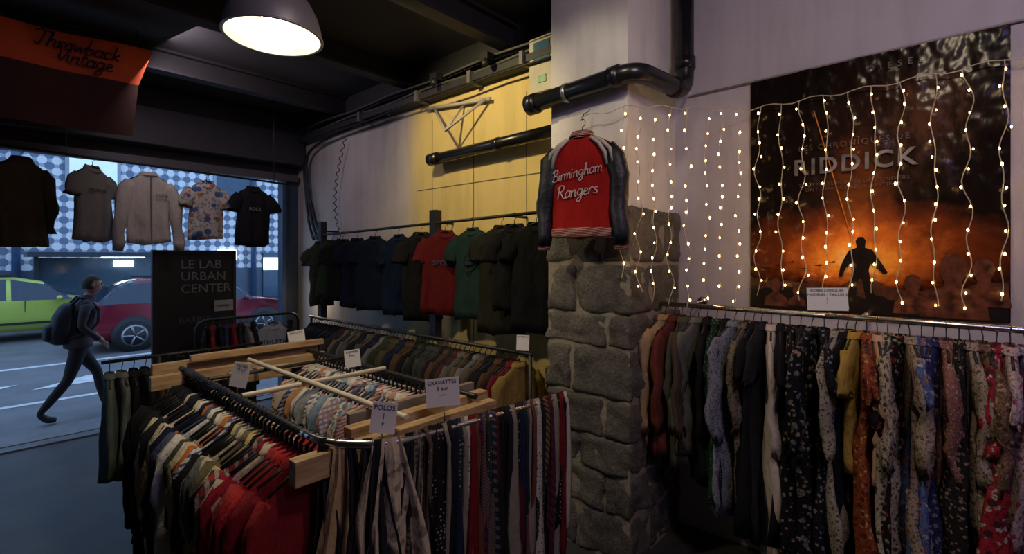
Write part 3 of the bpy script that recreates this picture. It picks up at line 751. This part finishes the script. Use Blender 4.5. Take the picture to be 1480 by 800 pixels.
# ================================================================== FAIRY LIGHTS
b = B(); r = random.Random(6)
WIRE = plain('fairy_wire', (.5,.45,.34), .4)
BULB = plain('fairy_bulb', (1,.8,.5), .4, em=(1,.6,.22), es=18)
top = [Vector(p) for p in [(2.77, 1.86, 2.95), (2.8, 1.5, 2.96), (3.52, 1.02, 3.0), (3.54, .4, 3.0), (3.52, -.95, 3.02)]]
pl = [0]
for i in range(4): pl.append(pl[-1]+(top[i+1]-top[i]).length)
def at(s):
    for i in range(4):
        if s <= pl[i+1] or i == 3:
            f = (s-pl[i])/(pl[i+1]-pl[i]); return top[i]*(1-f)+top[i+1]*f
b.tube([at(pl[-1]*i/60)+Vector((0,0,.012*sin(i*1.3))) for i in range(61)], .0035, WIRE, n=5)
s = .30
while s < pl[-1]:
    p = at(s); L = 1.27+r.uniform(-.08,.05)
    if s < .5: L = .85+.8*s
    ph = r.uniform(0,6); N = 34; path = []; am = r.uniform(.006, .016)
    for i in range(N+1):
        z = p.z-L*i/N
        path.append(Vector((p.x-.005+.008*sin(i*.9+ph), p.y+am*sin(i*.8+ph)+.010*sin(i*.37+ph*2), z)))
    b.tube(path, .0026, WIRE, n=4, cap=False)
    z = .03+r.uniform(0,.06)
    while z < L:
        q = path[min(N, int(z/L*N))]
        b.sphere((q.x-.006, q.y+r.uniform(-.014,.014), p.z-z), .0056*r.uniform(.8,1.15), BULB, nu=6, nv=4, sc=(1,1,1.5))
        z += r.uniform(.07, .13)
    s += .126+r.uniform(-.022,.022)
b.obj('fairy_light_curtain')

# ================================================================== PRICE CARDS
def card(x, y, z, w, h, yaw, lines, size=.04, stick=.1, tilt=0):
    b = B(); M = T(x, y, z) @ RZ(yaw) @ RY(tilt) @ RX(-8)
    b.box((-w/2, -.0015, 0), (w/2, .0015, h), WHITE_P, M)
    if stick: b.tube([(0, .006, h*.3), (0, .006, -stick)], .003, CHROME, M, 5)
    o = b.obj('price_sign')
    for i, l in enumerate(lines):
        text(l, size, INK, M @ T(0, -.003, h-size*1.1*(i+1)), 'writing_%d' % (i+1), o, ext=.0003)
card(1.36, 1.62, 1.36, .145, .12, -40, ['CRAVATTES', '5 eur', '----'], .023, .07, -4)
card(1.04, 1.6, 1.335, .095, .115, -44, ['POLOS', '|', 'v'], .026, .06, 6)
card(.88, 2.62, 1.36, .085, .12, -50, ['VESTES', '10 eur'], .018, .06, 10)
card(1.5, 2.6, 1.36, .09, .1, -42, ['CHEMISES', '8 eur'], .016, .06, -8)
card(1.62, 3.6, 1.36, .12, .1, -40, ['SWEATS'], .024, .05, -10)
card(2.9, 2.5, 1.27, .1, .12, -45, ['MANTEAUX'], .016, .05, 3)
card(3.14, .50, 1.71, .19, .125, -78, ['ROBES LONGUES', 'MODELES - TAILLES S', '|', 'v'], .02, .04, -2)

# ================================================================== SHIRTS IN THE DOORWAY
b = B()
b.tube([(-1.2, 6.2, 3.02), (2.7, 6.2, 2.92)], .012, BLK, n=8)
for x in (-1.0, .6, 2.5): b.tube([(x, 6.2, 3.0-.026*(x+1.2)), (x, 6.2, H)], .005, BLK, n=5)
b.obj('hanging_rail')
def hang(name, x, z, yaw, m, **k):
    b = B(); M = T(x, 6.2, z) @ RZ(yaw); garment(b, M, m, **k); return b.obj(name), M
hang('overshirt', .30, 2.89, 30, F((.075,.06,.03)), L=.78, hw=.2, th=.06, sleeve=.55, seed=201, spread=.4, rip=.012)
o, M = hang('t_shirt', .79, 2.885, 38, F((.26,.25,.22)), L=.72, hw=.19, th=.04, drop=.04, seed=202, spread=.6)
text('MOTOR', .05, plain('print_grey', (.08,.08,.08), .6), M @ T(0,-.06,-.25), 'print', o)
o, M = hang('zip_sweatshirt', 1.24, 2.87, 4, F((.6,.56,.5)), L=.72, hw=.2, th=.05, sleeve=.68, seed=203, spread=1.8)
b = B(); b.box((-.005,-.085,-.7), (.005,-.06,-.03), plain('zip', (.2,.2,.2), .4, .6), M); b.obj('zipper', parent=o)
text('CLUB', .045, INK, M @ T(.09,-.078,-.24), 'print', o)
hang('hawaiian_shirt', 1.765, 2.85, 6, F((.55,.53,.5), 'floral', (.5,.16,.04), (.06,.12,.34), 13), L=.64, hw=.18, th=.05, drop=.05, seed=204, spread=.9)
o, M = hang('t_shirt', 2.26, 2.84, 0, F((.012,.013,.016)), L=.7, hw=.195, th=.045, drop=.04, seed=205, spread=.7)
text('ROCK', .05, plain('print_white', (.25,.25,.25), .6), M @ T(0,-.066,-.28), 'print', o)

OR = plain('banner_orange', (.75,.10,.014), .7, var=.1); OR2 = plain('banner_red', (.06,.012,.006), .7)
b = B(); NX = 24
for (za, zb, m) in ((3.9, 3.55, OR), (3.55, 3.08, OR2)):
    vs = []
    for i in range(7):
        f = i/6
        for j in range(NX+1):
            u = j/NX; z = za+(zb-za)*f; xr = 1.12-.25*(3.9-z)/.8 if m is OR else 1.01-.1*(3.55-z)
            vs.append((-.6+(xr+.6)*u, 5.45+.02*sin(u*14+z*3), z-.04*sin(u*pi)*(1 if m is OR and i == 0 else 0)))
    b.add(vs, [(i*(NX+1)+j, i*(NX+1)+j+1, (i+1)*(NX+1)+j+1, (i+1)*(NX+1)+j) for i in range(6) for j in range(NX)], m, None, True)
for x in (-.5, .2, 1.0): b.tube([(x, 5.45, 3.84), (x, 5.45, H)], .004, BLK, n=5)
ban = b.obj('fabric_banner')
script_text('Throwback', .125, .006, INK, T(.6, 5.415, 3.71), 'lettering_1', ban)
script_text('Vintage', .125, .006, INK, T(.64, 5.415, 3.61), 'lettering_2', ban)

# ================================================================== SIGN BOARD
b = B(); SBK = plain('sign_black', (.008,.008,.01), .4)
b.box((1.44, 6.95, .25), (2.3, 7.0, 2.08), SBK)
b.box((1.44, 6.94, 2.04), (2.3, 7.01, 2.09), BLK); b.box((1.42, 6.94, .2), (1.46, 7.01, 2.09), BLK); b.box((2.28, 6.94, .2), (2.32, 7.01, 2.09), BLK)
for x in (1.44, 2.3):
    b.box((x-.02, 6.8, 0), (x+.02, 7.1, .04), BLK); b.box((x-.02, 6.94, .0), (x+.02, 7.0, .3), BLK)
sg = b.obj('sign_board', bevel=.004)
GT = plain('sign_grey', (.2,.21,.225), .5)
text('LE LAB\nURBAN\nCENTER', .15, GT, T(1.7, 6.936, 1.87), 'lettering', sg, align='LEFT', ext=.001)
SD_ = plain('sign_dim', (.08,.08,.09), .5)
text('BARBER', .1, SD_, T(1.86, 6.94, 1.2), 'lettering_2', sg, ext=.001)
text('LE FLOW', .1, SD_, T(1.86, 6.94, .8), 'lettering_3', sg, ext=.001)
b = B(); b.box((2.06, 6.93, 1.32), (2.28, 6.936, 1.46), plain('notice_grey', (.3,.3,.32), .7))
o = b.obj('paper_notice'); text('OUVERT', .045, INK, T(2.17, 6.927, 1.37), 'writing', o)

# ================================================================== STREET
asph, nt, bs = newmat('asphalt'); v = coords(nt)
nt.links.new(ramp(nt, noisen(nt, v, 1.5, 9, .7), [(.3, (.11,.115,.12)), (.7, (.19,.19,.2))]), bs.inputs['Base Color'])
bs.inputs['Roughness'].default_value = .6; bump(nt, bs, noisen(nt, v, 60, 3), .3, .01)
b = B(); b.box((-25, 7.25, -.1), (30, 40, -.005), asph); b.obj('street_ground')
b = B(); b.box((-25, 7.42, -.006), (30, 7.9, .004), plain('pavement_mat', (.2,.2,.21), .7)); b.obj('pavement')
RW = plain('road_paint', (.65,.66,.66), .6, var=.2)
b = B()
b.box((-20, 9.3, -.004), (25, 9.42, .001), RW)
b.box((-20, 12.4, -.004), (25, 12.55, .001), RW)
for i in range(9): b.add([(-6+i*2.2, 10.3, .001), (-4.6+i*2.2, 10.3, .001), (-3.9+i*2.2, 10.9, .001), (-5.3+i*2.2, 10.9, .001)], [(0,1,2,3)], RW)
b.obj('road_markings')
fac, nt, bs = newmat('facade_tiles')
ck = nt.nodes.new('ShaderNodeTexChecker'); ck.inputs['Scale'].default_value = 4.2
nt.links.new(coords(nt, (1,0,1), (0,45,0)), ck.inputs[0])
ck.inputs[1].default_value = (.78,.78,.78,1); ck.inputs[2].default_value = (.14,.18,.26,1)
dv = voro(nt, coords(nt, (1,0,1), (0,45,0)), 4.2, rnd=0)
fc = mixc(nt, ramp(nt, dv, [(.22, (1,1,1)), (.27, (0,0,0))]), ck.outputs[0], (.36,.4,.46))
nt.links.new(fc, bs.inputs['Base Color'])
b = B()
b.box((-14, 21, 1.6), (22, 21.6, 11), fac)
b.box((-14, 21, 0), (22, 21.6, 1.6), plain('shopfront_dark', (.07,.1,.14), .3))
WINL = plain('window_lit', (.8,.85,.8), .4, em=(.6,.9,.7), es=.35); WG = plain('window_glass', (.05,.09,.14), .1)
for x in (-6, -2.5, 2.1, 6.3, 10.5, 14):
    b.box((x-.1, 20.9, 4.3), (x+1.3, 21, 6.1), plain('win_frame', (.3,.36,.44), .5)); b.box((x, 20.88, 4.4), (x+1.2, 20.9, 6.0), WINL if x == 2.1 else WG)
for x in (-8, -4, 4, 8, 12):
    b.box((x, 20.9, .4), (x+2.6, 21, 2.2), WG)
b.box((8.0, 20.86, 1.5), (8.9, 20.89, 2.0), plain('shop_light', (1,1,1), .5, em=(.9,.95,1), es=3))
b.box((6.3, 20.86, 1.9), (7.0, 20.89, 2.3), plain('shop_light2', (1,1,1), .5, em=(.7,.85,1), es=3))
DP = plain('downpipe', (.05,.1,.2), .5)
b.tube([(.9, 20.8, 0), (.9, 20.8, 8)], .1, DP, n=10)
b.tube([(7.6, 20.8, 0), (7.6, 20.8, 8)], .1, DP, n=10)
b.obj('tiled_building')
b = B(); SH = plain('shelter_dark', (.02,.03,.05), .4)
b.box((1.0, 18.3, 2.02), (4.4, 19.8, 2.16), SH)
for x in (1.2, 4.2): b.box((x, 19.5, 0), (x+.1, 19.6, 2.05), SH)
SL_ = plain('shelter_light', (1,1,1), .4, em=(.85,.95,1), es=6)
b.box((2.6, 18.5, 1.99), (3.6, 18.9, 2.02), SL_)
b.box((3.0, 19.55, 1.72), (3.5, 19.6, 1.9), SL_)
b.box((1.3, 19.6, .5), (4.2, 19.63, 2.0), plain('shelter_glass', (.05,.09,.14), .1))
b.obj('bus_shelter', bevel=.01)

def car(name, loc, paint, W_=.9, L=4.35):
    b = B(); M = T(*loc); sc = L/4.35
    P = plain('paint_'+name+str(loc[0]), paint, .22, .1, var=.03); G = plain('car_glass', (.03,.045,.065), .06); DK = plain('car_trim', (.015,.015,.017), .5)
    st = [(0,.55,.8,.8,.80),(.06,.3,.95,.95,.92),(.22,.26,1.0,1.06,.98),(.5,.26,1.02,1.34,1),(.85,.26,1.01,1.47,1),(1.3,.25,1.0,1.52,1),(1.38,.25,1.0,1.525,1),(2.1,.25,.99,1.53,1),(2.18,.25,.985,1.525,1),
          (2.75,.25,.975,1.4,1),(3.25,.25,.96,1.0,1),(3.7,.26,.92,.93,.98),(4.1,.28,.84,.85,.92),(4.3,.34,.68,.69,.82),(4.35,.42,.6,.6,.72)]
    rings = []
    for x, zb, bl, rf, ws in st:
        w = W_*ws; wr = w*(.97 if rf-bl < .08 else .97-.28*min(1,(rf-bl)/.5))
        half = [(0,zb),(w*.88,zb),(w*.99,zb+.18*(bl-zb)/.7),(w*1.0,(zb+bl)/2),(w*.965,bl),(wr,max(bl,rf-.05)),(wr*.8,rf),(0,rf+.005)]
        rings.append([(x*sc, -y, z) for y, z in half]+[(x*sc, y, z) for y, z in half[-2:0:-1]])
    n = len(rings[0]); b_v = [p for r_ in rings for p in r_]
    fp, fg = [], []
    for i in range(len(rings)-1):
        x0 = st[i]; x1 = st[i+1]
        for j in range(n):
            k = (j+1) % n; q = (i*n+j, i*n+k, (i+1)*n+k, (i+1)*n+j)
            side = j in (4, 9); topf = j in (5,6,7,8)
            hgt = (x0[3]-x0[2]+x1[3]-x1[2])/2
            if side and hgt > .12 and i not in (5, 7): fg.append(q)
            elif topf and i in (2, 3, 9): fg.append(q)
            else: fp.append(q)
    b.add(b_v, fp+[tuple(range(n)), tuple((len(rings)-1)*n+j for j in range(n))], P, M, True)
    b.add(b_v, fg, G, M, False)
    TY = plain('tyre', (.015,.015,.016), .8); RIM = plain('rim', (.3,.3,.32), .3, .8)
    for x in (.8, 3.45):
        for sd in (-1, 1):
            y = sd*W_
            b.tube([(x*sc, y-sd*.2, .36), (x*sc, y+sd*.012, .36)], .39, DK, M, 24)
            b.tube([(x*sc, y-sd*.2, .33), (x*sc, y+sd*.02, .33)], .325, TY, M, 24)
            b.tube([(x*sc, y-sd*.1, .33), (x*sc, y+sd*.024, .33)], .235, RIM, M, 20)
            b.tube([(x*sc, y-sd*.1, .33), (x*sc, y+sd*.026, .33)], .20, DK, M, 20)
            for a in range(5):
                t0 = a*2*pi/5+.6
                b.tube([(x*sc, y+sd*.03, .33), (x*sc+.215*cos(t0), y+sd*.03, .33+.215*sin(t0))], .022, RIM, M, 6)
    for sd in (-1, 1):
        b.sphere((.1*sc, sd*W_*.84, .86), .16, plain('tail_light', (.5,.01,.01), .3, em=(1,.03,.02), es=1.5), M, 12, 8, (.7,.9,.42))
        b.sphere((4.16*sc, sd*W_*.72, .68), .15, plain('head_light', (.7,.7,.7), .1), M, 12, 8, (.9,.9,.4))
        b.sphere((3.0*sc, sd*(W_+.08), 1.02), .1, P, M, 10, 6, (.6,1.1,.6))
        b.box((.5*sc, sd*W_-.01, .42), (3.9*sc, sd*W_+.012, .47), DK, M)
        for xx in (1.33, 2.4): b.box((xx*sc, sd*(W_*.985)-.006, .45), (xx*sc+.012, sd*(W_*.985)+.012, .98), DK, M)
    b.box((-.02, -.25, .5), (.03, .25, .62), WHITE_P, M); b.box((-.03, -.75, .3), (.1, .75, .44), DK, M)
    b.box((1.0*sc, -.62, 1.53), (2.3*sc, -.58, 1.57), DK, M); b.box((1.0*sc, .58, 1.53), (2.3*sc, .62, 1.57), DK, M)
    return b.obj(name)
car('car', (1.55, 13.9, 0), (.2, .015, .03))
car('car', (-1.55, 17.2, 0), (.44, .55, .1))

# ================================================================== PEDESTRIAN
def person():
    V = []; Rr = []; E = []
    def vtx(p, r): V.append(Vector(p)); Rr.append(r); return len(V)-1
    def chain(a, pts):
        for p, r in pts:
            i = vtx(p, r); E.append((a, i)); a = i
        return a
    pel = vtx((0,0,.93), (.115,.14))
    sp = chain(pel, [((.02,0,1.08), (.105,.135)), ((.05,0,1.25), (.12,.155)), ((.075,0,1.40), (.11,.15))])
    nk = chain(sp, [((.095,0,1.49), (.06,.06)), ((.11,0,1.56), (.055,.055))])
    for sd, kn, an, ba, to in ((-1, (-.10,-.10,.49), (-.36,-.11,.13), (-.29,-.11,.05), (-.2,-.11,.035)), (1, (.2,.1,.53), (.27,.1,.12), (.36,.1,.06), (.45,.11,.055))):
        chain(pel, [((.0, sd*.095, .86), (.095,.095)), (tuple((Vector((0,sd*.095,.86))+Vector(kn))/2), (.082,.082)), (kn, (.06,.06)), (tuple((Vector(kn)*.6+Vector(an)*.4)), (.058,.058)), (an, (.038,.038)), (ba, (.045,.045)), (to, (.034,.04))])
    hands = []
    for sd, el, wr in ((-1, (.0,-.25,1.15), (.17,-.25,.98)), (1, (-.02,.25,1.14), (.16,.22,1.0))):
        w = chain(sp, [((.06, sd*.17, 1.40), (.07,.07)), ((.04, sd*.215, 1.33), (.06,.06)), (el, (.046,.046)), (wr, (.031,.031))])
        d = (Vector(wr)-Vector(el)).normalized()
        pm_ = chain(w, [(tuple(Vector(wr)+d*.05), (.032,.02))])
        for fi, (off, ln) in enumerate(((-.027,.065),(-.009,.075),(.009,.07),(.027,.055))):
            base = Vector(wr)+d*.085+Vector((0, 0, off))
            chain(pm_, [(tuple(base), (.009,.009)), (tuple(base+d*ln*.5+Vector((0,-sd*.008,-.004))), (.0085,.0085)), (tuple(base+d*ln*.85+Vector((0,-sd*.03,-.012))), (.0075,.0075))])
        chain(pm_, [(tuple(Vector(wr)+d*.04+Vector((.0,-sd*.02,.035))), (.010,.010)), (tuple(Vector(wr)+d*.075+Vector((0,-sd*.03,.055))), (.009,.009))])
        hands.append((Vector(wr), d))
    me = bpy.data.meshes.new('body'); me.from_pydata(V, E, [])
    o = bpy.data.objects.new('bodytmp', me); COL.objects.link(o)
    md = o.modifiers.new('skin', 'SKIN')
    for i, sv in enumerate(me.skin_vertices[0].data):
        sv.radius = Rr[i]; sv.use_root = (i == 0)
    ss = o.modifiers.new('ss', 'SUBSURF'); ss.levels = 2; ss.render_levels = 2
    dg = bpy.context.evaluated_depsgraph_get(); dg.update()
    m2 = bpy.data.meshes.new_from_object(o.evaluated_get(dg)); bpy.data.objects.remove(o)
    skin = plain('skin', (.38,.19,.13), .5); jk = plain('jacket_cloth', (.035,.028,.032), .8, bs_=.5); tr = plain('trouser_cloth', (.012,.012,.016), .85, bs_=.4)
    sh = plain('shoe', (.012,.012,.012), .5); hair = plain('hair', (.03,.02,.015), .7, bs_=.5); bp = plain('backpack_cloth', (.012,.014,.022), .7, bs_=.4)
    b = B(); M = T(.90, 8.17, 0)
    for mt, test in ((skin, 0), (jk, 1), (tr, 2), (sh, 3)):
        fs = []
        for p in m2.polygons:
            c = sum((m2.vertices[i].co for i in p.vertices), Vector())/len(p.vertices)
            ishand = any((c-w).dot(d) > .0 and (c-w).length < .2 and abs(c.y) > .15 for w, d in hands)
            if ishand or c.z > 1.50: k = 0
            elif (c.z < .12 and c.x < -.15) or (c.z < .115 and c.x > .15): k = 3
            elif c.z < .93 : k = 2
            else: k = 1
            if k == test: fs.append(tuple(p.vertices))
        b.add([v.co for v in m2.vertices], fs, mt, M, True)
    H0 = Vector((.14, 0, 1.655))
    bm = bmesh.new(); bmesh.ops.create_uvsphere(bm, u_segments=28, v_segments=20, radius=1)
    vs = []
    for v_ in bm.verts:
        p = v_.co.copy(); x, y, z = p.x*.098, p.y*.076, p.z*.118
        if z < 0: y *= 1-.32*(-z/.118)
        if z < -.02 and p.x < 0: x *= .8
        if p.x > .7 and abs(p.z-.08) < .12 and .2 < abs(p.y) < .55: x -= .008
        if p.x > .6 and p.z < -.7: x += .008
        vs.append(H0+Vector((x, y, z)))
    b.add(vs, [[w.index for w in f.verts] for f in bm.faces], skin, M, True)
    hv = []
    for v_ in bm.verts:
        p = v_.co; hv.append(H0+Vector((p.x*.106-.004, p.y*.084, p.z*.125+.004)))
    hf = [[w.index for w in f.verts] for f in bm.faces if (f.calc_center_median().z > .42) or (f.calc_center_median().x < -.05 and f.calc_center_median().z > -.45)]
    b.add(hv, hf, hair, M, True)
    bm.free()
    for sd in (-1, 1):
        b.sphere(tuple(H0+Vector((-.005, sd*.077, -.005))), .028, skin, M, 10, 6, (.7,.35,1.1))
        b.sphere(tuple(H0+Vector((.085, sd*.03, .01))), .011, plain('eye_dark', (.02,.015,.01), .2), M, 8, 6)
    b.sphere(tuple(H0+Vector((.100, 0, -.018))), .016, skin, M, 8, 6, (1,.8,1.3))
    b.sphere(tuple(H0+Vector((.084, 0, -.058))), .02, plain('lips', (.3,.1,.09), .5), M, 8, 6, (.5,1.1,.3))
    rr = []
    for z, w, d_ in ((1.45,.085,.085),(1.50,.075,.072),(1.53,.07,.068),(1.50,.062,.06)):
        rr.append([(.095+d_*cos(t*pi/8)*1.0, w*sin(t*pi/8), z) for t in range(16)])
    b.loft(rr, jk, M, False, False)
    rr = []
    for z, w, d_ in ((1.0,.175,.135),(.93,.19,.145),(.88,.19,.145),(.87,.17,.13)):
        rr.append([(.005+d_*cos(t*pi/10), w*sin(t*pi/10), z) for t in range(20)])
    b.loft(rr, jk, M, False, True)
    rr = []
    for z, w, d_, xo in ((.93,.09,.05,-.17),(.96,.14,.09,-.18),(1.1,.155,.105,-.17),(1.28,.15,.095,-.14),(1.4,.13,.07,-.1),(1.43,.08,.04,-.09)):
        rr.append([(xo+d_*spow(cos(t*pi/10), .7), w*spow(sin(t*pi/10), .7), z) for t in range(20)])
    b.loft(rr, bp, M)
    rr = []
    for z, w, d_, xo in ((.98,.08,.03,-.27),(1.0,.11,.05,-.275),(1.15,.11,.05,-.27),(1.18,.08,.03,-.26)):
        rr.append([(xo+d_*spow(cos(t*pi/10), .7), w*spow(sin(t*pi/10), .7), z) for t in range(20)])
    b.loft(rr, bp, M)
    for sd in (-1, 1):
        b.tube([(-.08, sd*.1, 1.4), (.0, sd*.11, 1.50), (.1, sd*.11, 1.47), (.19, sd*.115, 1.34), (.18, sd*.135, 1.18), (.08, sd*.165, 1.06), (-.1, sd*.13, 1.0)], .018, bp, M, 6)
    b.obj('pedestrian')
person()

b = B(); b.tube([(3.245, 6.45, 1.42), (3.12, 6.45, 1.42)], .02, BLK, n=8); b.sphere((3.1, 6.45, 1.42), .035, plain('small_bulb', (1,.9,.7), .4, em=(1,.75,.4), es=12)); b.obj('wall_lamp')

# ================================================================== LIGHTS
def area(name, loc, tgt, size, power, col):
    l = bpy.data.lights.new(name, 'AREA'); l.energy = power; l.color = col; l.size = size
    l.shape = 'DISK'
    o = bpy.data.objects.new(name, l); COL.objects.link(o); o.location = loc
    o.rotation_euler = (Vector(tgt)-Vector(loc)).to_track_quat('-Z', 'Y').to_euler(); return o
def point(name, loc, power, col, rad=.04):
    l = bpy.data.lights.new(name, 'POINT'); l.energy = power; l.color = col; l.shadow_soft_size = rad
    o = bpy.data.objects.new(name, l); COL.objects.link(o); o.location = loc; return o
def spot(name, loc, tgt, ang, blend, power, col, rad=.04):
    l = bpy.data.lights.new(name, 'SPOT'); l.energy = power; l.color = col; l.spot_size = radians(ang); l.spot_blend = blend; l.shadow_soft_size = rad
    o = bpy.data.objects.new(name, l); COL.objects.link(o); o.location = loc
    o.rotation_euler = (Vector(tgt)-Vector(loc)).to_track_quat('-Z', 'Y').to_euler(); return o
spot('lamp_beam', (LX, LY, LZ-.02), (LX, LY, 0), 160, .5, 64, (1, .84, .58), .06)
area('purple_ceiling_light', (.6, -1.6, 3.95), (3.6, .6, 3.1), .8, 34, (.58, .44, 1))
area('shop_light', (1.3, -.2, 3.98), (3.2, .5, 1.0), .3, 21, (1, .80, .56))  # unseen fill light, added to lift the right rack and wall
spot('pillar_fill_spot', (1.3, 1.3, 3.9), (2.87, 1.9, 3.1), 42, .8, 42, (1, .88, .70), .08)  # added spot with no visible fitting, brightens the upper pillar
spot('poster_fill_spot', (2.3, .1, 3.9), (3.58, .4, 1.95), 36, .9, 38, (1, .82, .58), .08)  # extra unseen spot, added so the poster's print reads brighter
spot('yellow_spot', (1.7, 3.1, 3.8), (3.25, 3.2, 2.85), 100, .6, 105, (1, .80, .42))
area('cool_wash', (1.2, 5.2, 3.9), (3.25, 5.6, 2.6), .6, 14, (.88, .72, .82))
point('wall_lamp_light', (3.0, 6.45, 1.42), 2.5, (1,.75,.45))

w = bpy.data.worlds.new('dusk'); S.world = w; w.use_nodes = True
bg = w.node_tree.nodes['Background']; bg.inputs[0].default_value = (.34, .54, .9, 1); bg.inputs[1].default_value = 1.75

# ================================================================== CAMERA
cd = bpy.data.cameras.new('camera'); cam = bpy.data.objects.new('camera', cd); COL.objects.link(cam)
cam.location = (0, 0, 2.0); cam.rotation_euler = (radians(90), 0, radians(-48))
cd.sensor_width = 36; cd.lens = 704/1480*36; cd.shift_y = -28/1480; cd.clip_start = .05
S.camera = cam
S.view_settings.view_transform = 'Standard'
